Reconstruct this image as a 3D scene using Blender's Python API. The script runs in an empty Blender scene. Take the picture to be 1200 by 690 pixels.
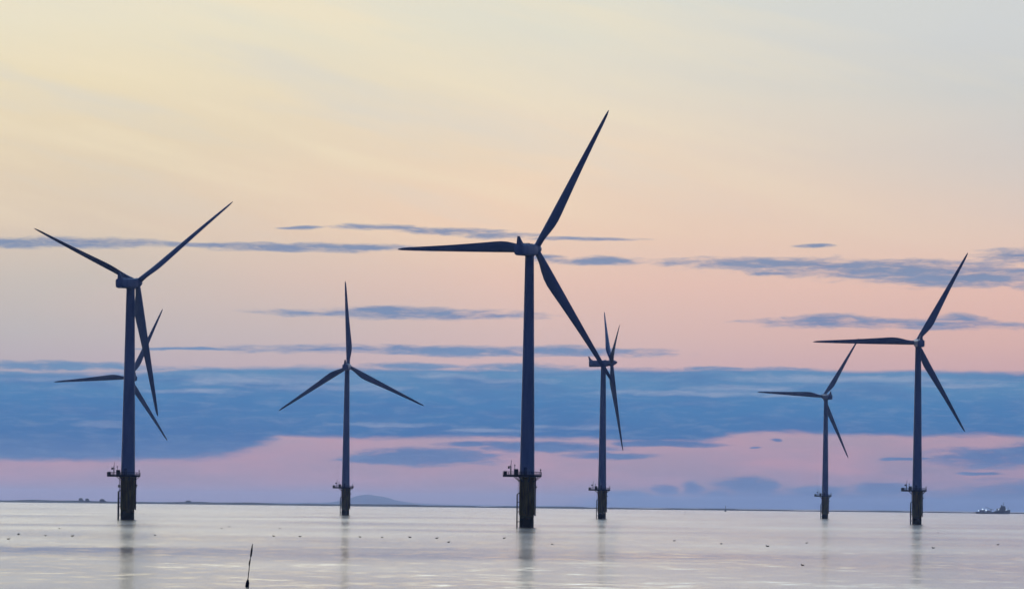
import bpy, bmesh, math, random
from mathutils import Vector, Matrix

R = math.radians
sc = bpy.context.scene
COL = sc.collection
random.seed(7)

# ------------------------------------------------------------------ camera
F_PX = 6000.0            # focal length in pixels of the 1200 px wide photograph
ROLL = 0.65              # degrees; the horizon drops to the right
HOR = 592.3              # row of the horizon in the middle column
CAM_H = 6.1
cam_d = bpy.data.cameras.new('camera')
cam = bpy.data.objects.new('camera', cam_d)
COL.objects.link(cam)
cam_d.sensor_width = 36.0
cam_d.lens = 36.0 * F_PX / 1200.0
cam_d.clip_start = 1.0
cam_d.clip_end = 200000.0
cam.location = (0, 0, CAM_H)
PITCH = math.atan((HOR - 345.0) / F_PX)
cam.matrix_world = (Matrix.Translation((0, 0, CAM_H)) @ Matrix.Rotation(R(90) + PITCH, 4, 'X')
                    @ Matrix.Rotation(R(ROLL), 4, 'Z'))
sc.camera = cam


def uv(x, y):
    """photo pixel -> (azimuth, elevation) from the camera, both times F_PX"""
    dx, dy = x - 600.0, 345.0 - y
    c, s = math.cos(R(ROLL)), math.sin(R(ROLL))
    return dx * c - dy * s, dx * s + dy * c + (HOR - 345.0)


def at(x, dist, y=None):
    """ground point at the given distance under photo column x (near the horizon)"""
    u, _ = uv(x, HOR if y is None else y)
    return Vector((u / F_PX * dist, dist, 0.0))


def on_water(x, y):
    u, v = uv(x, y)
    d = CAM_H * F_PX / max(-v, 1.5)
    return Vector((u / F_PX * d, d, 0.0))


# ------------------------------------------------------------------ sky
def lin(c):
    o = []
    for k in c:
        k /= 255.0
        o.append(k / 12.92 if k <= 0.04045 else ((k + 0.055) / 1.055) ** 2.4)
    return (o[0], o[1], o[2], 1.0)


class NT:
    """small helper for building node trees"""
    def __init__(self, tree):
        self.t = tree
        self.n = tree.nodes
        self.l = tree.links

    def _set(self, sock, v):
        if isinstance(v, bpy.types.NodeSocket):
            self.l.new(v, sock)
        else:
            sock.default_value = v

    def math(self, op, a, b=0.0, c=0.0, clamp=False):
        n = self.n.new('ShaderNodeMath'); n.operation = op; n.use_clamp = clamp
        self._set(n.inputs[0], a); self._set(n.inputs[1], b); self._set(n.inputs[2], c)
        return n.outputs[0]

    def vec(self, op, a, b=(0, 0, 0), c=(0, 0, 0), out=0):
        n = self.n.new('ShaderNodeVectorMath'); n.operation = op
        self._set(n.inputs[0], a); self._set(n.inputs[1], b)
        if op == 'MULTIPLY_ADD':
            self._set(n.inputs[2], c)
        return n.outputs['Value'] if out else n.outputs[0]

    def comb(self, x, y, z=0.0):
        n = self.n.new('ShaderNodeCombineXYZ')
        self._set(n.inputs[0], x); self._set(n.inputs[1], y); self._set(n.inputs[2], z)
        return n.outputs[0]

    def sep(self, v):
        n = self.n.new('ShaderNodeSeparateXYZ'); self._set(n.inputs[0], v)
        return n.outputs

    def rng(self, v, a, b, c=0.0, d=1.0, smooth=False):
        n = self.n.new('ShaderNodeMapRange'); n.clamp = True
        if smooth: n.interpolation_type = 'SMOOTHSTEP'
        self._set(n.inputs[0], v)
        n.inputs[1].default_value = a; n.inputs[2].default_value = b
        self._set(n.inputs[3], c); self._set(n.inputs[4], d)
        return n.outputs[0]

    def noise(self, v, scale, detail=4.0, rough=0.5, dim='3D', col=False):
        n = self.n.new('ShaderNodeTexNoise'); n.noise_dimensions = dim
        self._set(n.inputs['Vector'], v)
        n.inputs['Scale'].default_value = scale
        n.inputs['Detail'].default_value = detail
        n.inputs['Roughness'].default_value = rough
        return n.outputs['Color'] if col else n.outputs['Fac']

    def ramp(self, f, stops, interp='EASE'):
        n = self.n.new('ShaderNodeValToRGB'); n.color_ramp.interpolation = interp
        e = n.color_ramp.elements
        stops = sorted(stops)
        e[0].position, e[0].color = stops[0]
        e[1].position, e[1].color = stops[-1]
        for p, c in stops[1:-1]:
            k = e.new(p); k.color = c
        self._set(n.inputs[0], f)
        return n.outputs[0]

    def mix(self, f, a, b, mode='MIX'):
        n = self.n.new('ShaderNodeMix'); n.data_type = 'RGBA'; n.blend_type = mode
        self._set(n.inputs[0], f); self._set(n.inputs[6], a); self._set(n.inputs[7], b)
        return n.outputs[2]


SUN_AZ, SUN_EL = -24.0, 1.5      # degrees; the sun is setting left of the frame

# cloud banks and streaks: centre (photo px), half length, half height
BANDS = [
    (-320, 483, 665, 55), (560, 473, 330, 43), (1010, 472, 430, 40), (720, 467, 620, 33), (1700, 471, 500, 44),
    (-2200, 480, 1300, 60), (3200, 480, 1100, 60),
]
LOWS = [
    (505, 535, 102, 13), (440, 538, 62, 7), (640, 524, 110, 7), (770, 519, 75, 5), (712, 533, 66, 5), (560, 520, 60, 4),
    (1155, 537, 86, 14), (1225, 530, 76, 13), (1062, 538, 34, 2.2), (1150, 554, 40, 2.0), (911, 516, 12, 2.6), (882, 523, 9, 1.8),
    (1040, 596, 420, 24), (900, 590, 150, 20), (760, 592, 120, 14), (1240, 590, 160, 34), (560, 598, 300, 8),
    (778, 574, 20, 9), (815, 572, 18, 10), (868, 569, 30, 13), (893, 572, 26, 13), (842, 581, 30, 9), (735, 583, 40, 9), (960, 578, 40, 9), (1030, 574, 40, 12),
]
STREAKS = [
    (105, 285, 92, 6), (8, 287, 80, 4.5), (340, 290, 125, 5), (440, 291, 80, 3.5), (240, 288, 90, 3),
    (450, 267, 62, 3.6), (520, 271, 70, 3.8), (585, 276, 50, 3.2), (690, 281, 66, 2.6), (352, 268, 22, 2.6),
    (690, 306, 62, 4.2), (640, 302, 30, 3),
    (930, 310, 150, 6.5), (1060, 317, 180, 12), (1130, 323, 140, 14), (1190, 302, 46, 8), (948, 289, 26, 1.9), (905, 321, 30, 2),
    (1010, 379, 125, 6), (1110, 381, 110, 6), (975, 375, 40, 5), (1120, 374, 36, 5),
    (470, 367, 150, 5.4), (450, 362, 60, 4.5), (540, 370, 100, 4), (520, 411, 260, 5.5), (650, 412, 140, 5.5), (400, 410, 110, 3.5),
    (70, 430, 150, 5), (860, 433, 130, 3), (230, 409, 70, 1.8), (620, 432, 90, 5), (480, 430, 60, 4),
]

# paler wisps inside the main bank
LIGHTS = [
    (527, 441, 40, 4), (600, 446, 50, 3), (300, 446, 110, 7), (380, 455, 90, 4), (860, 455, 70, 4), (800, 461, 100, 3.5), (122, 497, 36, 4), (1000, 445, 160, 4.5),
    (230, 459, 60, 3), (60, 446, 80, 4), (680, 500, 60, 3), (930, 464, 50, 2.5), (1120, 452, 70, 3), (450, 497, 60, 3), (570, 505, 60, 2.5),
]

w = bpy.data.worlds.new('World'); sc.world = w; w.use_nodes = True
N = NT(w.node_tree); N.n.clear()
gen = N.n.new('ShaderNodeTexCoord').outputs['Generated']
dx, dy, dz = N.sep(gen)[:3]
az = N.math('ARCTAN2', dx, dy)
U = N.math('MULTIPLY', az, F_PX)
EL = N.math('ARCSINE', dz)
V = N.math('MULTIPLY', EL, F_PX)
P = N.comb(U, V)
t = N.rng(V, 0, 640)


def stops(cols):
    vs = [640, 560, 490, 390, 320, 260, 195, 150, 60, 0]
    return [(v / 640.0, lin(c)) for v, c in zip(vs, cols)]


rl = N.ramp(t, stops([(232, 226, 208), (235, 226, 200), (236, 221, 188), (228, 210, 183), (221, 202, 182), (203, 192, 183), (190, 183, 184), (185, 172, 182), (172, 150, 170), (168, 143, 162)]), 'LINEAR')
rm = N.ramp(t, stops([(220, 222, 212), (225, 222, 206), (232, 221, 200), (240, 215, 188), (239, 207, 182), (230, 196, 181), (214, 186, 182), (204, 176, 182), (176, 151, 170), (162, 143, 162)]), 'LINEAR')
rr = N.ramp(t, stops([(206, 210, 214), (204, 208, 212), (201, 204, 205), (212, 202, 196), (225, 200, 186), (229, 189, 176), (217, 178, 172), (200, 165, 172), (158, 143, 166), (112, 122, 160)]), 'LINEAR')
# slow unevenness of the dusk veil, so that the gradient is not perfectly smooth
veil = N.noise(N.vec('MULTIPLY', P, (0.0011, 0.0052, 0)), 1.0, 3.0, 0.5)
Us = N.math('ADD', U, N.math('MULTIPLY', N.math('SUBTRACT', veil, 0.5), 700.0))
Us = N.math('ADD', Us, N.math('MULTIPLY', N.math('SUBTRACT', V, 300.0), -0.25))
base = N.mix(N.rng(Us, -520, 20), rl, rm)
base = N.mix(N.rng(Us, 20, 620), base, rr)

# faint cirrus streaks that slope down to the right, and pink patches in the clear gap above the horizon
cir = N.comb(N.math('MULTIPLY', U, 0.0016), N.math('MULTIPLY', N.math('ADD', V, N.math('MULTIPLY', U, 0.24)), 0.013))
cn = N.noise(cir, 1.0, 5.0, 0.55)
cfade = N.math('MULTIPLY', N.rng(V, 250, 420), N.rng(U, -100, 450, 1.0, 0.25))
base = N.mix(N.math('MULTIPLY', N.rng(cn, 0.50, 0.66), N.math('MULTIPLY', cfade, 0.55)), base, lin((243, 228, 196)))
base = N.mix(N.math('MULTIPLY', N.rng(cn, 0.34, 0.48, 1.0, 0.0), N.math('MULTIPLY', cfade, 0.40)), base, lin((214, 213, 208)))
pk = N.noise(N.vec('MULTIPLY', P, (0.006, 0.03, 0)), 1.0, 4.0, 0.55)
gap = N.math('MULTIPLY', N.rng(V, 8, 35), N.rng(V, 95, 140, 1.0, 0.0))
base = N.mix(N.math('MULTIPLY', N.rng(pk, 0.42, 0.66), N.math('MULTIPLY', gap, 0.65)), base, lin((198, 154, 168)))
# clouds
wn = N.noise(N.vec('MULTIPLY', P, (0.010, 0.05, 0)), 1.0, 4.0, 0.55, col=True)
warp = N.vec('MULTIPLY', N.vec('SUBTRACT', wn, (0.5, 0.5, 0.5)), (60.0, 9.0, 0.0))
PW = N.vec('ADD', P, warp)


def field(lst, pos, flat=False):
    acc = None
    for (x, y, a, b) in lst:
        cu, cv = uv(x, y)
        q = N.vec('MULTIPLY_ADD', pos, (1.0 / a, 1.0 / b, 0.0), (-cu / a, -cv / b, 0.0))
        if flat:                                             # long flat bank: blunt ends
            qx, qy = N.sep(q)[:2]
            d = N.math('ADD', N.math('POWER', N.math('ABSOLUTE', qx), 10.0), N.math('MULTIPLY', qy, qy))
        else:
            d = N.vec('DOT_PRODUCT', q, q, out=1)
        acc = d if acc is None else N.math('MINIMUM', acc, d)
    return N.math('SUBTRACT', 1.0, acc)


PW2 = N.vec('ADD', P, N.vec('MULTIPLY', N.vec('SUBTRACT', wn, (0.5, 0.5, 0.5)), (40.0, 14.0, 0.0)))
n1 = N.noise(N.vec('MULTIPLY', PW2, (0.024, 0.15, 0)), 1.0, 9.0, 0.68)
n2 = N.noise(N.vec('MULTIPLY', PW2, (0.0075, 0.04, 0)), 1.0, 8.0, 0.64)
n1c = N.math('SUBTRACT', n1, 0.5)
n2c = N.math('SUBTRACT', n2, 0.5)
fb = N.math('ADD', N.math('ADD', field(BANDS, PW, True), N.math('MULTIPLY', n2c, 0.7)), N.math('MULTIPLY', n1c, 0.35))
ab = N.rng(fb, -0.06, 0.30, smooth=True)
fl = N.math('ADD', N.math('ADD', field(LOWS, PW), N.math('MULTIPLY', n2c, 1.5)), N.math('MULTIPLY', n1c, 2.0))
al = N.rng(fl, -0.10, 0.85, 0.0, 0.92, smooth=True)
fs = N.math('ADD', N.math('ADD', field([(x, y, a * 1.12, bb * 1.3) for x, y, a, bb in STREAKS], PW), N.math('MULTIPLY', n2c, 2.2)), N.math('MULTIPLY', n1c, 3.0))
as_ = N.rng(fs, -0.25, 1.25, 0.0, 0.95, smooth=True)
cloud = N.math('MAXIMUM', N.math('MAXIMUM', ab, al), as_)
ccol = N.ramp(N.rng(V, 0, 400), [(0.0, lin((84, 114, 160))), (0.14, lin((80, 118, 168))), (0.20, lin((62, 112, 167))), (0.30, lin((70, 124, 176))), (0.38, lin((94, 139, 181))),
                                 (0.44, lin((102, 138, 180))), (0.58, lin((112, 138, 176))), (0.78, lin((124, 142, 174))), (1.0, lin((136, 150, 178)))], 'LINEAR')
fh = N.math('ADD', N.math('ADD', field(LIGHTS, PW), N.math('MULTIPLY', n2c, 2.5)), N.math('MULTIPLY', n1c, 3.5))
ccol = N.mix(N.rng(fh, -0.7, 1.6, 0.0, 0.50, smooth=True), ccol, lin((165, 172, 196)))
ccol = N.mix(N.rng(n1, 0.48, 0.75, 0.0, 0.36), ccol, lin((150, 163, 190)))
ccol = N.mix(N.rng(n2, 0.34, 0.54, 0.40, 0.0), ccol, lin((72, 108, 166)))
low = N.mix(cloud, base, ccol)

# the rest of the dome: cream near the glow, blue-grey higher up, night blue behind the camera
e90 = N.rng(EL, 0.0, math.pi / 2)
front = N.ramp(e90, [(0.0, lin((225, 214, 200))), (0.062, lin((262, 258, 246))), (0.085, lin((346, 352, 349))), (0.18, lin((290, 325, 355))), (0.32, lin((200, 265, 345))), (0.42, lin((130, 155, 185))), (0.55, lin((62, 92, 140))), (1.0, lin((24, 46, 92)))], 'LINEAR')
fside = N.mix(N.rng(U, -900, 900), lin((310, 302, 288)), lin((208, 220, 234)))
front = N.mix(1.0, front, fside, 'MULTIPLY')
back = N.ramp(e90, [(0.0, lin((46, 68, 126))), (0.08, lin((38, 70, 142))), (0.2, lin((26, 54, 114))), (1.0, lin((18, 44, 96)))], 'LINEAR')
toward = N.rng(dy, 0.5, 0.98, smooth=True)
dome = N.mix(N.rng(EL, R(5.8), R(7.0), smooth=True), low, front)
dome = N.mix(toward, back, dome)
nish = N.n.new('ShaderNodeTexSky'); nish.sky_type = 'NISHITA'
nish.sun_disc = False
nish.sun_elevation = R(SUN_EL); nish.sun_rotation = R(SUN_AZ)
nish.altitude = 0.0; nish.air_density = 1.0; nish.dust_density = 1.5
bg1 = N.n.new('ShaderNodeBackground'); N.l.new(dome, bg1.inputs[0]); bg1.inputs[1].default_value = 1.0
bg2 = N.n.new('ShaderNodeBackground')
N.l.new(N.mix(N.rng(EL, R(6.0), R(25.0), smooth=True), (0, 0, 0, 1), nish.outputs[0]), bg2.inputs[0])
bg2.inputs[1].default_value = 0.02
addb = N.n.new('ShaderNodeAddShader')
N.l.new(bg1.outputs[0], addb.inputs[0]); N.l.new(bg2.outputs[0], addb.inputs[1])
wout = N.n.new('ShaderNodeOutputWorld'); N.l.new(addb.outputs[0], wout.inputs[0])
w.cycles.sampling_method = 'MANUAL'; w.cycles.sample_map_resolution = 2048

# ------------------------------------------------------------------ sun, exposure
sun_d = bpy.data.lights.new('sun', 'SUN'); sun = bpy.data.objects.new('sun', sun_d); COL.objects.link(sun)
sun_d.energy = 0.04; sun_d.angle = R(4.0); sun_d.color = (1.0, 0.72, 0.5)
sd = Vector((math.sin(R(SUN_AZ)) * math.cos(R(SUN_EL)), math.cos(R(SUN_AZ)) * math.cos(R(SUN_EL)), math.sin(R(SUN_EL))))
sun.rotation_euler = sd.to_track_quat('Z', 'Y').to_euler()
vs = sc.view_settings
vs.view_transform = 'Standard'; vs.look = 'None'; vs.exposure = 0.0; vs.gamma = 1.0; vs.use_curve_mapping = False
sc.render.engine = 'CYCLES'
sc.cycles.use_denoising = True
sc.cycles.max_bounces = 6
sc.cycles.volume_bounces = 1
sc.cycles.sample_clamp_indirect = 4.0


# ------------------------------------------------------------------ mesh helpers
def link(name, bm, mat, parent=None, smooth=False):
    me = bpy.data.meshes.new(name)
    bmesh.ops.recalc_face_normals(bm, faces=bm.faces[:])
    if smooth:
        for f in bm.faces: f.smooth = True
    bm.to_mesh(me); bm.free()
    if smooth:
        try: me.set_sharp_from_angle(angle=R(40))
        except Exception: pass
    me.materials.append(mat)
    o = bpy.data.objects.new(name, me); COL.objects.link(o)
    if parent: o.parent = parent
    return o


def empty(name, loc=(0, 0, 0)):
    o = bpy.data.objects.new(name, None); COL.objects.link(o); o.location = loc
    o.empty_display_size = 1.0
    return o


def tag(o, label=None, cat=None, group=None, kind=None):
    if label: o['label'] = label
    if cat: o['category'] = cat
    if group: o['group'] = group
    if kind: o['kind'] = kind
    return o


def box(bm, c, s, bev=0.0, rot=None):
    r = bmesh.ops.create_cube(bm, size=1.0)
    M = Matrix.Translation(c) @ (rot.to_4x4() if rot else Matrix.Identity(4)) @ Matrix.Diagonal((s[0], s[1], s[2], 1))
    bmesh.ops.transform(bm, matrix=M, verts=r['verts'])
    if bev:
        es = list({e for v in r['verts'] for e in v.link_edges})
        bmesh.ops.bevel(bm, geom=es, offset=bev, segments=2, affect='EDGES', profile=0.5)


def tube(bm, a, b, r0, r1=None, seg=10):
    a, b = Vector(a), Vector(b)
    r1 = r0 if r1 is None else r1
    q = (b - a).to_track_quat('Z', 'Y').to_matrix()
    ra, rb = [], []
    for i in range(seg):
        an = 2 * math.pi * i / seg
        d = q @ Vector((math.cos(an), math.sin(an), 0))
        ra.append(bm.verts.new(a + d * r0)); rb.append(bm.verts.new(b + d * r1))
    for i in range(seg):
        j = (i + 1) % seg
        bm.faces.new((ra[i], ra[j], rb[j], rb[i]))
    bm.faces.new(ra[::-1]); bm.faces.new(rb)


def loft(bm, rings):
    vr = [[bm.verts.new(p) for p in ring] for ring in rings]
    n = len(vr[0])
    for a, b in zip(vr, vr[1:]):
        for i in range(n):
            j = (i + 1) % n
            bm.faces.new((a[i], a[j], b[j], b[i]))
    bm.faces.new(vr[0][::-1]); bm.faces.new(vr[-1])


def lathe(bm, prof, seg=48):
    loft(bm, [[(r * math.cos(2 * math.pi * i / seg), r * math.sin(2 * math.pi * i / seg), z) for i in range(seg)] for z, r in prof])


# ------------------------------------------------------------------ materials
def mat(name, col, rough=0.5, var=0.12, scale=(0.6, 0.6, 0.12), metal=0.0, spec=0.5, col2=None):
    m = bpy.data.materials.new(name); m.use_nodes = True
    K = NT(m.node_tree); b = K.n['Principled BSDF']
    oc = K.n.new('ShaderNodeTexCoord').outputs['Object']
    nz = K.noise(K.vec('MULTIPLY', oc, scale), 1.0, 5.0, 0.6)
    c2 = col2 or tuple(k * (1 - 2.2 * var) for k in col)
    cc = K.mix(K.rng(nz, 0.38, 0.68), (*col, 1), (*c2, 1))
    K.l.new(cc, b.inputs['Base Color'])
    K.l.new(K.rng(nz, 0.3, 0.7, rough * 0.85, min(1, rough * 1.2)), b.inputs['Roughness'])
    b.inputs['Metallic'].default_value = metal
    b.inputs['Specular IOR Level'].default_value = spec
    return m


M_PAINT = mat('turbine_paint', (0.45, 0.47, 0.50), 0.45, 0.10, (0.5, 0.5, 0.08))
M_BLADE = mat('blade_paint', (0.38, 0.40, 0.42), 0.42, 0.08, (0.5, 0.5, 0.10))
M_DARK = mat('weathered_steel', (0.09, 0.09, 0.095), 0.6, 0.2, (1, 1, 1))
M_DECK = mat('grating', (0.12, 0.12, 0.12), 0.7, 0.2, (1, 1, 1))
M_DOOR = mat('door_paint', (0.2, 0.22, 0.24), 0.5, 0.1, (1, 1, 1))
# foundation: dull yellow paint, rust runs, black weed below the tide mark
M_FOUND = bpy.data.materials.new('foundation_paint'); M_FOUND.use_nodes = True
K = NT(M_FOUND.node_tree); b = K.n['Principled BSDF']
oc = K.n.new('ShaderNodeTexCoord').outputs['Object']
nz = K.noise(K.vec('MULTIPLY', oc, (1.2, 1.2, 0.15)), 1.0, 6.0, 0.65)
c = K.mix(K.rng(nz, 0.40, 0.62), (0.58, 0.29, 0.05, 1), (0.30, 0.11, 0.03, 1))
hz = K.math('ADD', K.sep(oc)[2], K.math('MULTIPLY', nz, 2.6))
c = K.mix(K.rng(hz, 3.6, 4.6), (0.014, 0.015, 0.010, 1), c)
K.l.new(c, b.inputs['Base Color']); b.inputs['Roughness'].default_value = 0.6; b.inputs['Specular IOR Level'].default_value = 0.3

# ------------------------------------------------------------------ water
M_WATER = bpy.data.materials.new('sea_water'); M_WATER.use_nodes = True
K = NT(M_WATER.node_tree); b = K.n['Principled BSDF']
b.inputs['Base Color'].default_value = (0.012, 0.022, 0.03, 1)
b.inputs['IOR'].default_value = 1.333
pos = K.n.new('ShaderNodeNewGeometry').outputs['Position']


def slope(scale, amp, detail=3.0, rough=0.5):
    """wave slopes as a vector field, independent of how large a pixel is on the water"""
    n = K.noise(K.vec('MULTIPLY', pos, scale), 1.0, detail, rough, col=True)
    return K.vec('MULTIPLY', K.vec('SUBTRACT', n, (0.5, 0.5, 0.5)), (amp, amp, 0.0))


patch = K.noise(K.vec('MULTIPLY', pos, (0.007, 0.0035, 0)), 1.0, 4.0, 0.55)    # ruffled and calm patches
slk = K.vec('MULTIPLY_ADD', K.vec('ADD', pos, K.vec('MULTIPLY', K.vec('SUBTRACT', K.noise(K.vec('MULTIPLY', pos, (0.02, 0.006, 0)), 1.0, 4.0, col=True), (0.5, 0.5, 0.5)), (90, 260, 0))),
            (1 / 80.0, 1 / 75.0, 0), (48 / 80.0, -640 / 75.0, 0))
slick = K.rng(K.vec('DOT_PRODUCT', slk, slk, out=1), 0.1, 1.7, 1.0, 0.0, smooth=True)
sl = K.vec('ADD', slope((0.24, 0.11, 0), 0.26, 5.0, 0.65), slope((0.5, 0.28, 0), 0.17))
sl = K.vec('ADD', sl, slope((0.03, 0.010, 0), 0.07, 4.0))
calm = K.math('MULTIPLY', K.rng(patch, 0.35, 0.65, 0.55, 1.25), K.math('SUBTRACT', 1.0, K.math('MULTIPLY', slick, 0.17)))
sl = K.vec('MULTIPLY', sl, K.comb(K.math('MULTIPLY', calm, 0.5), calm, 0.0))
sx, sy = K.sep(sl)[:2]                                       # the wind-driven waves are steeper on their far side
sl = K.comb(sx, K.math('ADD', K.math('MULTIPLY', K.math('MINIMUM', sy, 0.0), 0.7), K.math('MAXIMUM', sy, 0.0)))
nrm = K.vec('NORMALIZE', K.vec('ADD', sl, (0, 0, 1)))
K.l.new(nrm, b.inputs['Normal'])
K.l.new(K.math('SUBTRACT', K.rng(patch, 0.35, 0.65, 0.105, 0.16), K.math('MULTIPLY', slick, 0.025)), b.inputs['Roughness'])
bm = bmesh.new()
S = 58000.0
xs = [-S, -6000, -600, 600, 6000, S]; ys = [-3000, 0, 400, 2000, 10000, S]
g = [[bm.verts.new((x, y, 0)) for x in xs] for y in ys]
for j in range(len(ys) - 1):
    for i in range(len(xs) - 1):
        bm.faces.new((g[j][i], g[j][i + 1], g[j + 1][i + 1], g[j + 1][i]))
tag(link('water', bm, M_WATER), kind='structure')

# ------------------------------------------------------------------ far coast
M_LAND = mat('far_land', (0.045, 0.055, 0.055), 0.9, 0.2, (0.002, 0.002, 0.01), spec=0.1)


def ridge(name, y0, y1, x0, x1, n, top, nrow=6):
    """a strip of low land with a rounded, uneven top between two distances"""
    bm = bmesh.new(); rows = []
    for j in range(nrow + 1):
        f = j / nrow; prof = math.sin(math.pi * f) ** 0.6
        row = []
        for i in range(n + 1):
            x = x0 + (x1 - x0) * i / n
            h = top(x) * prof
            row.append(bm.verts.new((x, y0 + (y1 - y0) * f, h * (0.85 + 0.3 * random.random()) if 0 < j < nrow else -0.6)))
        rows.append(row)
    for a, bq in zip(rows, rows[1:]):
        for i in range(n):
            bm.faces.new((a[i], a[i + 1], bq[i + 1], bq[i]))
    return tag(link(name, bm, M_LAND, smooth=True), kind='structure')


def coast_top(x):
    u = x / 15000.0 * F_PX + 600
    f = min(1, max(0, (u - 300) / 700.0))
    return (7.0 - 3.4 * f) * (0.85 + 0.15 * math.sin(x * 0.013) + 0.1 * math.sin(x * 0.041 + 1))


ridge('coast_land', 14000, 15500, -9000, 5200, 420, coast_top)


def hill_top(x):
    c = uv(427, HOR)[0] / F_PX * 56000
    d = x - c
    return 84 * math.exp(-(d / (230 if d < 0 else 360)) ** 2) + 14 * math.exp(-(d / 900) ** 2) + 6


ridge('hills', 55500, 56800, -6500, 5000, 160, hill_top)

# ------------------------------------------------------------------ wind turbines
HUB_H, ROT_R = 80.6, 46.5
TILT, CONE = 6.0, 2.5


def blade_mesh():
    st = [  # radius fraction, chord, thickness, leading edge x, twist
        (0.022, 1.9, 1.9, -0.95, 14), (0.05, 1.9, 1.85, -0.95, 14), (0.09, 2.2, 1.6, -0.98, 14), (0.14, 2.85, 1.2, -0.98, 13.5), (0.19, 3.3, 0.98, -0.95, 13),
        (0.235, 3.42, 0.86, -0.92, 12), (0.29, 3.25, 0.76, -0.90, 10), (0.38, 2.85, 0.62, -0.84, 7.5), (0.48, 2.45, 0.5, -0.78, 5.5), (0.60, 2.0, 0.38, -0.70, 3.5),
        (0.72, 1.62, 0.29, -0.62, 2), (0.84, 1.24, 0.21, -0.52, 1), (0.92, 0.98, 0.16, -0.44, 0.4), (0.965, 0.74, 0.11, -0.38, 0), (0.99, 0.42, 0.07, -0.28, 0), (1.0, 0.12, 0.03, -0.16, 0)]
    n = 20; rings = []
    cone = Matrix.Rotation(-R(CONE), 3, 'X')
    for k, (f, ch, th, le, tw) in enumerate(st):
        bl = min(1, max(0, (f - 0.05) / 0.14)); ring = []
        for i in range(n):
            an = 2 * math.pi * i / n
            x = (1 - math.cos(an)) / 2                       # 0 leading .. 1 trailing
            yc = math.sin(an) / 2
            ya = yc * 2 * (math.sqrt(max(x, 0)) * 1.48 - 0.63 * x - 1.76 * x * x + 1.42 * x ** 3 - 0.51 * x ** 4) / max(1e-6, abs(math.sin(an))) if abs(math.sin(an)) > 1e-4 else 0
            y = (yc * (1 - bl) + ya * bl) * th
            p = Matrix.Rotation(-R(tw), 3, 'Z') @ Vector((le + x * ch, y, 0))
            p.z = f * ROT_R
            p.y += 0.9 * f * f                               # a little pre-bend
            ring.append(cone @ p)
        rings.append(ring)
    bm = bmesh.new(); loft(bm, rings); return bm


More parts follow.
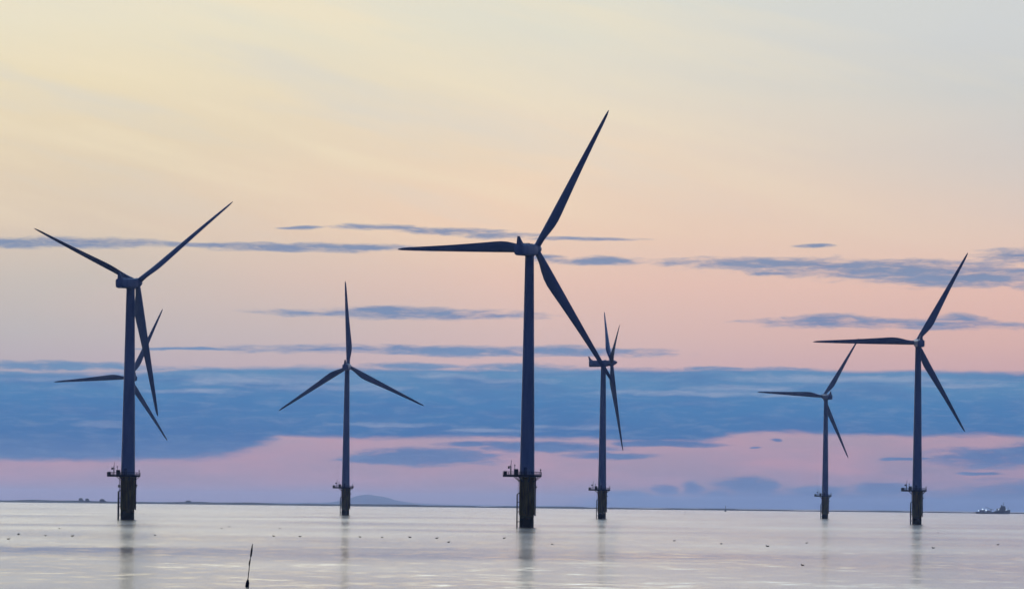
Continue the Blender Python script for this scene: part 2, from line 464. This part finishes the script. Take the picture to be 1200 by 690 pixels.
def turbine_proto():
    root = empty('wind_turbine')
    # foundation
    bm = bmesh.new()
    lathe(bm, [(-0.7, 2.1), (3.4, 2.1), (3.6, 2.24), (14.1, 2.24), (14.2, 2.42), (14.5, 2.42)])
    found = link('foundation', bm, M_FOUND, root, True)
    bm = bmesh.new()                                         # boat landing on the left
    for yy in (-0.75, 0.75):
        tube(bm, (-2.85, yy, -0.7), (-2.85, yy, 9.4), 0.16)
        tube(bm, (-2.85, yy, 9.4), (-2.0, yy * 0.9, 10.0), 0.16)
        for z in (1.5, 4.4, 7.2):
            tube(bm, (-2.85, yy, z), (-1.95, yy * 0.7, z), 0.12)
    link('boat_landing', bm, M_DARK, found)
    bm = bmesh.new()
    for yy in (-0.26, 0.26):
        tube(bm, (-2.55, yy, -0.6), (-2.55, yy, 15.7), 0.06, seg=6)
    for i in range(55):
        tube(bm, (-2.55, -0.26, -0.3 + 0.3 * i), (-2.55, 0.26, -0.3 + 0.3 * i), 0.03, seg=5)
    link('ladder', bm, M_DARK, found)
    bm = bmesh.new()                                         # cable tube on the right
    tube(bm, (2.45, -0.4, 3.2), (2.45, -0.4, 14.6), 0.2)
    for z in (4.0, 8.0, 12.2):
        tube(bm, (2.45, -0.4, z), (1.9, -0.4, z), 0.1)
    box(bm, (2.6, -0.4, 11.6), (0.7, 0.5, 0.5))
    link('cable_tube', bm, M_DARK, found)
    # platform
    plat = bmesh.new()
    lathe(plat, [(15.02, 4.1), (15.30, 4.3), (15.42, 4.3)], 36)
    box(plat, (-5.2, 0, 15.2), (3.7, 3.4, 0.42))
    for a in range(8):
        an = math.pi * a / 4 + 0.2
        tube(plat, (2.2 * math.cos(an), 2.2 * math.sin(an), 13.6), (4.0 * math.cos(an), 4.0 * math.sin(an), 15.1), 0.11, seg=6)
    plat_o = link('platform', plat, M_DECK, root)
    plat_o.location = (0, 0, -0.5)
    bm = bmesh.new()
    pts = []
    for a in range(31):
        an = math.pi + R(27) + (2 * math.pi - R(54)) * a / 30
        pts.append((4.2 * math.cos(an), 4.2 * math.sin(an)))
    pts = [(-7.0, -1.62), (-5.4, -1.62)] + pts + [(-5.4, 1.62), (-7.0, 1.62), (-7.0, 0.0)]
    pts.append(pts[0])
    for p, q in zip(pts, pts[1:]):
        for z in (15.95, 16.5):
            tube(bm, (*p, z), (*q, z), 0.07, seg=5)
        tube(bm, (*p, 15.4), (*p, 16.55), 0.065, seg=5)
        tube(bm, (*p, 15.55), (*q, 15.55), 0.14, seg=4)
    link('railing', bm, M_DARK, plat_o)
    bm = bmesh.new(); box(bm, (-6.35, -0.4, 16.05), (1.0, 1.6, 1.25), 0.08); link('equipment_box', bm, M_DARK, plat_o)
    bm = bmesh.new(); box(bm, (-3.2, -1.9, 16.35), (1.3, 1.3, 1.9), 0.06); link('cabinet', bm, M_DARK, plat_o)
    bm = bmesh.new()                                         # davit crane with its boom stowed upright
    tube(bm, (-4.75, -0.9, 15.4), (-4.75, -0.9, 18.2), 0.17)
    tube(bm, (-4.75, -0.9, 18.1), (-4.60, -0.9, 20.0), 0.10, 0.06)
    tube(bm, (-4.75, -0.9, 18.0), (-5.5, -0.9, 18.0), 0.14)
    box(bm, (-5.35, -0.9, 17.75), (0.55, 0.6, 0.75), 0.05)
    link('davit_crane', bm, M_DARK, plat_o)
    bm = bmesh.new()
    tube(bm, (-3.6, -1.2, 15.4), (-3.6, -1.2, 18.3), 0.08); box(bm, (-3.6, -1.2, 18.4), (0.3, 0.3, 0.4))
    link('navigation_lantern', bm, M_DARK, plat_o)
    bm = bmesh.new()
    tube(bm, (3.9, -1.0, 15.4), (3.9, -1.0, 17.0), 0.07); box(bm, (3.9, -1.0, 17.1), (0.4, 0.4, 0.45))
    link('navigation_lantern', bm, M_DARK, plat_o)
    # tower
    bm = bmesh.new()
    prof = [(14.5, 2.18)]
    for z in (36.0, 57.0):
        r = 2.18 + (1.28 - 2.18) * (z - 15) / 63.2
        prof += [(z - 0.12, r), (z - 0.1, r + 0.05), (z + 0.1, r + 0.05), (z + 0.12, r - 0.004)]
    prof += [(78.7, 1.28), (78.9, 1.42), (79.2, 1.42)]
    lathe(bm, prof)
    tow = link('tower', bm, M_PAINT, root, True)
    bm = bmesh.new(); box(bm, (-0.55, -2.08, 16.2), (0.95, 0.24, 2.3), 0.08, Matrix.Rotation(R(-14), 3, 'Z')); link('door', bm, M_DOOR, tow)
    # nacelle: rounded box along the wind (+Y), flat below, cut back at the tail
    bm = bmesh.new(); rings = []
    n = 28
    for y, wd, zt, zb in ((-7.6, 1.15, 1.35, -0.95), (-7.45, 1.5, 1.62, -1.45), (-6.6, 1.68, 1.72, -1.62), (-3, 1.75, 1.75, -1.70), (0.5, 1.75, 1.70, -1.70), (2.2, 1.62, 1.55, -1.55), (2.7, 1.45, 1.4, -1.42)):
        ring = []
        for i in range(n):
            an = 2 * math.pi * i / n
            ca, sa = math.cos(an), math.sin(an); e = 0.45
            x = wd * math.copysign(abs(ca) ** e, ca)
            z = math.copysign(abs(sa) ** e, sa); z = z * zt if z > 0 else -z * zb
            ring.append((x, y, z))
        rings.append(ring)
    loft(bm, rings)
    nac = link('nacelle', bm, M_PAINT, root, True)
    bm = bmesh.new()                                         # tail fin that carries the wind sensors
    loft(bm, [[(sx, y, z) for sx, y in ((-hw, a), (hw, a), (hw, c2), (-hw, c2))] for z, a, c2, hw in ((1.5, -7.45, -4.6, 0.75), (1.85, -7.5, -5.6, 0.7), (2.5, -7.6, -6.4, 0.6), (3.2, -7.7, -6.85, 0.45), (4.0, -7.85, -7.4, 0.25))])
    for xx in (-0.28, 0.28):
        tube(bm, (xx, -7.3, 2.9), (xx, -7.3, 3.9), 0.05, seg=6)
    link('sensor_mast', bm, M_PAINT, nac)
    bm = bmesh.new(); box(bm, (0, -2.2, 1.86), (1.5, 2.0, 0.3), 0.08); link('roof_hatch', bm, M_PAINT, nac)
    bm = bmesh.new(); box(bm, (0, 1.0, 1.78), (0.9, 1.1, 0.22), 0.06); link('roof_hatch', bm, M_PAINT, nac)
    # hub
    bm = bmesh.new()
    prof = [(2.55, 1.2), (2.7, 1.5), (3.3, 1.62), (4.2, 1.66), (5.1, 1.52), (5.9, 1.2), (6.6, 0.78), (7.1, 0.4), (7.35, 0.12)]
    lathe(bm, prof, 32)
    bmesh.ops.transform(bm, matrix=Matrix.Rotation(R(-90), 4, 'X'), verts=bm.verts)
    hub = link('hub', bm, M_PAINT, root, True)
    bl = link('blade', blade_mesh(), M_BLADE, root, True)
    b2 = bl.copy(); COL.objects.link(b2); b2.parent = root
    b3 = bl.copy(); COL.objects.link(b3); b3.parent = root
    return root


def copy_tree(o, parent=None):
    c = o.copy(); COL.objects.link(c)
    if parent: c.parent = parent
    for ch in list(o.children):
        copy_tree(ch, c)
    return c


def pose(root, loc, yaw, theta, pitch):
    root.location = loc
    Y = Matrix.Rotation(R(-yaw), 4, 'Z')
    Tn = Matrix.Translation((0, 0, HUB_H))
    H = Tn @ Y @ Matrix.Rotation(R(TILT), 4, 'X')
    k = 0
    for ch in root.children:
        kind = ch.name.split('.')[0]
        if kind == 'nacelle':
            ch.matrix_local = Tn @ Y @ Matrix.Rotation(R(TILT * 0.4), 4, 'X')
        elif kind == 'hub':
            ch.matrix_local = H
        elif kind == 'blade':
            ch.matrix_local = H @ Matrix.Translation((0, 4.2, 0)) @ Matrix.Rotation(R(theta + 120 * k), 4, 'Y') @ Matrix.Rotation(-R(pitch), 4, 'Z'); k += 1


#        tower column at (x, y) in the photo, distance, yaw, rotor angle, label
TURBS = [
    (619.2, 420, 1492, 25, 30.4, 2, 'largest and nearest dark wind turbine, in the middle, its upper blade reaching highest of all'),
    (151.2, 470, 1752, 27, 52.6, 30, 'tall wind turbine at the left with two blades raised in a wide V'),
    (153.0, 520, 3100, -20, 25.4, 0, 'wind turbine whose tower hides behind the tall tower at the left, only its blades showing'),
    (405.8, 520, 2790, 7, -2.4, 0, 'slim wind turbine between the left pair and the big middle one, one blade straight up'),
    (706.2, 510, 2667, 86, -55.6, 42, 'wind turbine seen side on with narrow folded-looking rotor, right of the largest turbine'),
    (967.2, 530, 3402, -20, 32.4, 0, 'smallest wind turbine, just left of the right-hand one, nacelle tail showing right of its tower'),
    (1075.2, 500, 2287, -6, 29.2, 4, 'wind turbine farthest to the right, standing nearest the ship'),
]
proto = turbine_proto()
for i, (x, y, d, yaw, th, pit, lab) in enumerate(TURBS):
    o = proto if i == 0 else copy_tree(proto)
    pose(o, at(x, d, y), yaw, th, pit)
    if d == 1752:                                            # this one has a stouter tower
        for ch in o.children:
            if ch.name.split('.')[0] in ('tower', 'foundation'): ch.scale = (1.12, 1.12, 1.0)
    tag(o, lab, 'wind turbine', 'wind turbines standing in the sea')

# ------------------------------------------------------------------ ship
M_HULL = mat('ship_hull', (0.03, 0.05, 0.10), 0.5, 0.2, (0.05, 0.05, 0.1))
M_SHIPW = mat('ship_white', (0.55, 0.57, 0.6), 0.5, 0.1, (0.05, 0.05, 0.1))
M_SHIPD = mat('ship_dark', (0.04, 0.05, 0.08), 0.5, 0.1, (0.05, 0.05, 0.1))
M_LAMP = bpy.data.materials.new('deck_lamp'); M_LAMP.use_nodes = True
_b = M_LAMP.node_tree.nodes['Principled BSDF']
_b.inputs['Emission Color'].default_value = (0.8, 0.93, 1.0, 1); _b.inputs['Emission Strength'].default_value = 1.5
ship = empty('ship', at(1163.0, 12000))
tag(ship, 'small dark blue work ship with lit deck lamps on the horizon at far right', 'ship')
bm = bmesh.new(); rings = []
for x, wd, zt in ((-40, 5.5, 4.6), (-36, 6.6, 4.6), (-10, 7, 4.4), (2, 7, 5.0), (6, 7, 7.6), (26, 6.4, 8.2), (35, 4.0, 9.2), (41, 0.5, 10.2)):
    rings.append([(x - (1.2 if x > 30 else 0) , -wd * 0.7, -1.0), (x, -wd, zt), (x, wd, zt), (x - (1.2 if x > 30 else 0), wd * 0.7, -1.0)])
loft(bm, rings); link('hull', bm, M_HULL, ship)
bm = bmesh.new(); box(bm, (20, 0, 10.2), (22, 11, 4.4), 0.2); box(bm, (23, 0, 13.8), (13, 10, 3.0), 0.2); deckh = link('deckhouse', bm, M_SHIPD, ship)
bm = bmesh.new(); box(bm, (25, 0, 16.9), (8, 11, 3.0), 0.3); box(bm, (29.03, 0, 17.2), (0.1, 9, 1.2)); link('wheelhouse', bm, M_SHIPD, deckh)
bm = bmesh.new(); tube(bm, (21, 0, 15), (20.6, 0, 21), 2.0, 1.6, 12); link('funnel', bm, M_SHIPD, ship)
bm = bmesh.new(); tube(bm, (25, 0, 18), (25, 0, 28), 0.5, 0.25); tube(bm, (23, 0, 24), (27, 0, 24), 0.25); link('mast', bm, M_SHIPD, ship)
bm = bmesh.new(); tube(bm, (36, 0, 8), (36, 0, 17), 0.4, 0.2); link('mast', bm, M_SHIPD, ship)
bm = bmesh.new(); tube(bm, (-4, 0, 4), (-4, 0, 11), 0.9); tube(bm, (-4, 0, 10.5), (-18, 0, 17), 0.55, 0.3); tube(bm, (-4, 0, 11), (3, 0, 9.5), 0.4); link('deck_crane', bm, M_SHIPD, ship)
bm = bmesh.new(); box(bm, (-24, 0, 6.8), (13, 9, 4.0), 0.4); box(bm, (-10, 1, 6.2), (9, 8, 3.2), 0.4); link('deck_cargo', bm, M_SHIPD, ship)
for px, pz in ((-24.5, 10.6), (-16.5, 9.0), (13, 10.2), (30.5, 9.8), (-34, 7.2)):
    bm = bmesh.new(); r_ = 1.5 if px < -10 and px > -30 else 1.0
    bmesh.ops.create_uvsphere(bm, u_segments=12, v_segments=8, radius=r_); bmesh.ops.translate(bm, vec=(px, -6.4, pz), verts=bm.verts)
    link('deck_lamp', bm, M_LAMP, ship)

# ------------------------------------------------------------------ marker buoy in the foreground
M_BUOY = mat('dark_buoy', (0.02, 0.02, 0.025), 0.6, 0.2, (3, 3, 3))
M_FLAG = mat('black_flag', (0.015, 0.015, 0.02), 0.8, 0.2, (3, 3, 3))
mb = empty('marker_buoy', on_water(290.0, 687.0)); mb.scale = (1.1, 1.1, 1.1)
tag(mb, 'thin leaning fishing marker pole with dark flags and float, nearest thing on the water', 'marker buoy')
bm = bmesh.new()
loft(bm, [[(r * math.cos(a * math.pi / 8) + 0.1 * z, r * math.sin(a * math.pi / 8), z) for a in range(16)] for z, r in ((-0.2, 0.05), (-0.1, 0.10), (0.05, 0.13), (0.25, 0.12), (0.42, 0.08), (0.52, 0.03))])
link('float', bm, M_BUOY, mb, True)
bm = bmesh.new(); tube(bm, (-0.05, 0, -0.5), (0.14, 0, 1.4), 0.028, seg=8); tube(bm, (0.14, 0, 1.4), (0.33, 0, 2.86), 0.026, 0.018, seg=8); link('pole', bm, M_BUOY, mb)
for z0, h, ww, xo in ((1.42, 0.42, 0.10, -0.02), (1.98, 0.78, 0.125, 0.0)):
    bm = bmesh.new(); rings = []
    for k in range(7):
        f = k / 6; z = z0 + h * f; cx = 0.14 + (z - 1.4) * 0.13 + xo
        hw = ww * (0.55 + 0.45 * math.sin(3.1 * f + 0.4)) / 2
        rings.append([(cx - hw, -0.03, z), (cx + hw, -0.02 + 0.03 * math.sin(5 * f), z), (cx + hw, 0.02 + 0.03 * math.sin(5 * f), z), (cx - hw, 0.03, z)])
    loft(bm, rings); link('flag', bm, M_FLAG, mb)


# ------------------------------------------------------------------ far navigation buoys
def nav_buoy(x, d, h, lab):
    o = empty('navigation_buoy', at(x, d)); s = h / 10.0
    bm = bmesh.new(); lathe(bm, [(-0.6 * s, 1.2 * s), (0.2 * s, 1.7 * s), (1.6 * s, 1.6 * s), (1.9 * s, 1.0 * s)], 20); link('float', bm, M_BUOY, o, True)
    bm = bmesh.new()
    for a in range(4):
        an = math.pi / 4 + a * math.pi / 2
        tube(bm, (1.0 * s * math.cos(an), 1.0 * s * math.sin(an), 1.7 * s), (0.35 * s * math.cos(an), 0.35 * s * math.sin(an), 7.6 * s), 0.13 * s, seg=6)
    for z in (3.2, 5.0, 6.6):
        rr_ = (1.0 - (z - 1.7) * 0.11) * s
        for a in range(4):
            a0, a1 = math.pi / 4 + a * math.pi / 2, math.pi / 4 + (a + 1) * math.pi / 2
            tube(bm, (rr_ * math.cos(a0), rr_ * math.sin(a0), z * s), (rr_ * math.cos(a1), rr_ * math.sin(a1), z * s), 0.1 * s, seg=5)
    link('lattice_tower', bm, M_BUOY, o)
    bm = bmesh.new(); tube(bm, (0, 0, 7.5 * s), (0, 0, 8.9 * s), 0.5 * s, 0.45 * s); lathe_z = (8.9 * s, 9.9 * s); tube(bm, (0, 0, lathe_z[0]), (0, 0, lathe_z[1]), 0.45 * s, 0.05 * s); link('lantern', bm, M_BUOY, o)
    tag(o, lab, 'buoy', 'navigation buoys far out')


nav_buoy(850, 9500, 11.0, 'tall distant navigation buoy breaking the horizon left of the smallest turbine')
nav_buoy(682.5, 10500, 6.5, 'tiny dark buoy at the horizon between the largest and the side-on turbine')
nav_buoy(802.5, 4700, 2.6, 'low dark buoy a little below the horizon, left of the tall distant buoy')

# ------------------------------------------------------------------ far buildings on the coast
M_FAR = mat('far_building', (0.06, 0.065, 0.07), 0.8, 0.2, (0.05, 0.05, 0.05))
for x, wd, h, lab in ((95, 10, 11, 'left one of two dark blocks close together on the far left shore'), (102.5, 9, 10, 'right one of two dark blocks close together on the far left shore'),
                      (120, 13, 9, 'broad dark block on the far shore just left of the V-bladed turbine'), (221, 14, 8, 'lone low dark block on the far shore, between the left turbines and the slim one')):
    o = empty('building', at(x, 14300) + Vector((0, 0, 2)))
    tag(o, lab, 'building', 'buildings on the far shore')
    bm = bmesh.new(); box(bm, (0, 0, h * 0.45), (wd, 14, h * 0.9), 0.2); box(bm, (wd * 0.62, 2, h * 0.3), (wd * 0.4, 10, h * 0.6), 0.2); link('wall', bm, M_FAR, o)
    bm = bmesh.new(); loft(bm, [[(-wd * 0.52, -7.3, h * 0.9), (wd * 0.52, -7.3, h * 0.9), (wd * 0.52, 7.3, h * 0.9), (-wd * 0.52, 7.3, h * 0.9)], [(-wd * 0.25, -3, h * 1.1), (wd * 0.25, -3, h * 1.1), (wd * 0.25, 3, h * 1.1), (-wd * 0.25, 3, h * 1.1)]]); link('roof', bm, M_FAR, o)

# ------------------------------------------------------------------ seabirds
M_BIRD = mat('dark_plumage', (0.03, 0.03, 0.035), 0.7, 0.2, (6, 6, 6))


def bird_mesh(raised):
    bm = bmesh.new(); rings = []
    for x, z, ry, rz in ((-0.34, 0.12, 0.02, 0.012), (-0.24, 0.10, 0.07, 0.05), (-0.12, 0.07, 0.12, 0.09), (0.02, 0.06, 0.14, 0.11), (0.13, 0.08, 0.11, 0.10), (0.19, 0.15, 0.065, 0.075),
                         (0.21, 0.22, 0.05, 0.05), (0.235, 0.275, 0.055, 0.05), (0.28, 0.28, 0.045, 0.04), (0.315, 0.27, 0.015, 0.014), (0.37, 0.258, 0.006, 0.006)):
        tl = 0.5 if 0.15 < x < 0.22 else 0.0
        rings.append([(x - rz * math.sin(a * math.pi / 5) * tl, ry * math.cos(a * math.pi / 5), z + rz * math.sin(a * math.pi / 5)) for a in range(10)])
    loft(bm, rings)
    for s in (-1, 1):
        if raised:
            loft(bm, [[(0.08 - k * 0.12, s * (0.1 + 0.17 * k), 0.12 + 0.13 * k), (-0.1 - k * 0.06, s * (0.1 + 0.17 * k), 0.12 + 0.13 * k), (-0.1 - k * 0.06, s * (0.1 + 0.17 * k), 0.10 + 0.13 * k), (0.08 - k * 0.12, s * (0.1 + 0.17 * k), 0.09 + 0.13 * k)] for k in (0, 1, 2)])
        else:
            loft(bm, [[(x, s * (yy + 0.02), z + q), (x, s * (yy - 0.02), z + q), (x, s * (yy - 0.02), z - q), (x, s * (yy + 0.02), z - q)] for x, yy, z, q in ((0.1, 0.09, 0.12, 0.03), (-0.05, 0.125, 0.13, 0.05), (-0.22, 0.09, 0.14, 0.035), (-0.38, 0.03, 0.155, 0.008))])
    return bm


BIRDS = [
    (10.7, 631.5, 1.0, 0, 'small dark seabird on the water nearest the left edge of the picture'),
    (22.5, 626, 0.95, 1, 'seabird with raised wings on the water at far left'),
    (54, 627.5, 0.8, 0, 'faint small seabird just right of the one with raised wings'),
    (70, 619, 0.75, 0, 'faint seabird farther out than the others left of the V-bladed turbine'),
    (85.5, 628, 1.1, 0, 'dark seabird on the water closest on the left of the V-bladed turbine'),
    (182, 627, 0.85, 0, 'seabird alone on the water just right of the V-bladed turbine'),
    (260, 619, 0.9, 0, 'left bird of a pair on the water, farther out beyond the leaning marker pole'),
    (269, 617, 0.9, 0, 'right bird of a pair on the water, farther out beyond the leaning marker pole'),
    (321, 628, 1.0, 0, 'first seabird in line to the right of the leaning marker pole'),
    (328, 619, 0.8, 0, 'seabird floating behind the first bird right of the leaning marker pole'),
    (352, 628.5, 1.0, 0, 'second seabird in line right of the marker pole, left of the slim turbine'),
    (422, 629, 1.0, 0, 'dark seabird on the water just right of the slim turbine reflection'),
    (448, 629.5, 0.85, 0, 'faint seabird on the water, second to the right of the slim turbine'),
    (480.5, 629.5, 1.15, 0, 'dark seabird midway between the slim turbine and the largest one'),
    (512, 630.5, 1.1, 0, 'dark seabird next right of the one midway between slim and largest turbine'),
    (526, 635, 0.95, 0, 'seabird a little nearer the viewer than its row, left of the largest turbine'),
    (591, 630.5, 1.0, 0, 'seabird close on the left of the largest turbine reflection'),
    (647, 637.5, 0.7, 0, 'very small seabird on the water just right of the largest turbine'),
    (790, 633.5, 0.95, 0, 'lone seabird on open water, next bird right of the side-on turbine'),
    (845, 637, 0.9, 0, 'seabird on open water below the tall distant buoy'),
    (899, 640, 1.2, 0, 'dark seabird on the water, nearest on the left below the smallest turbine'),
    (945, 636, 0.85, 0, 'faint seabird on the water just left of and below the smallest turbine'),
    (940, 662, 0.8, 0, 'dark seabird nearest the viewer on the right, lowest of all birds in the picture'),
    (1093, 642, 1.05, 0, 'dark seabird on the water, lower of two just right of the right-hand turbine'),
    (1099, 624, 0.85, 0, 'faint seabird on the water, upper of two just right of the right-hand turbine'),
    (1169, 638, 0.95, 0, 'seabird on the water below the ship, nearest the right edge'),
]
sit = up = None
for x, y, s, k, lab in BIRDS:
    src = up if k else sit
    if src is None:
        o = link('seabird', bird_mesh(k), M_BIRD, None, True)
        if k: up = o
        else: sit = o
    else:
        o = src.copy(); COL.objects.link(o)
    o.location = on_water(x, y) + Vector((0, 0, -0.02))
    s2 = s * 0.85
    o.scale = (s2, s2, s2)
    o.rotation_euler = (0, 0, random.choice((0, math.pi)) + random.uniform(-0.6, 0.6))
    tag(o, lab, 'bird', 'seabirds resting on the water')

# ------------------------------------------------------------------ the air
HAZE = 2.2e-5
bm = bmesh.new()
box(bm, (0, 27000, 64), (118000, 64000, 130))  # encloses the sea sheet, a metre below it
hz_m = bpy.data.materials.new('haze_air'); hz_m.use_nodes = True
K = NT(hz_m.node_tree); K.n.clear()
pv = K.n.new('ShaderNodeVolumePrincipled')
pv.inputs['Color'].default_value = (0.60, 0.69, 0.97, 1)
pv.inputs['Density'].default_value = HAZE
pv.inputs['Anisotropy'].default_value = 0.65
mo = K.n.new('ShaderNodeOutputMaterial'); K.l.new(pv.outputs[0], mo.inputs['Volume'])
hz_o = tag(link('haze', bm, hz_m), kind='stuff')
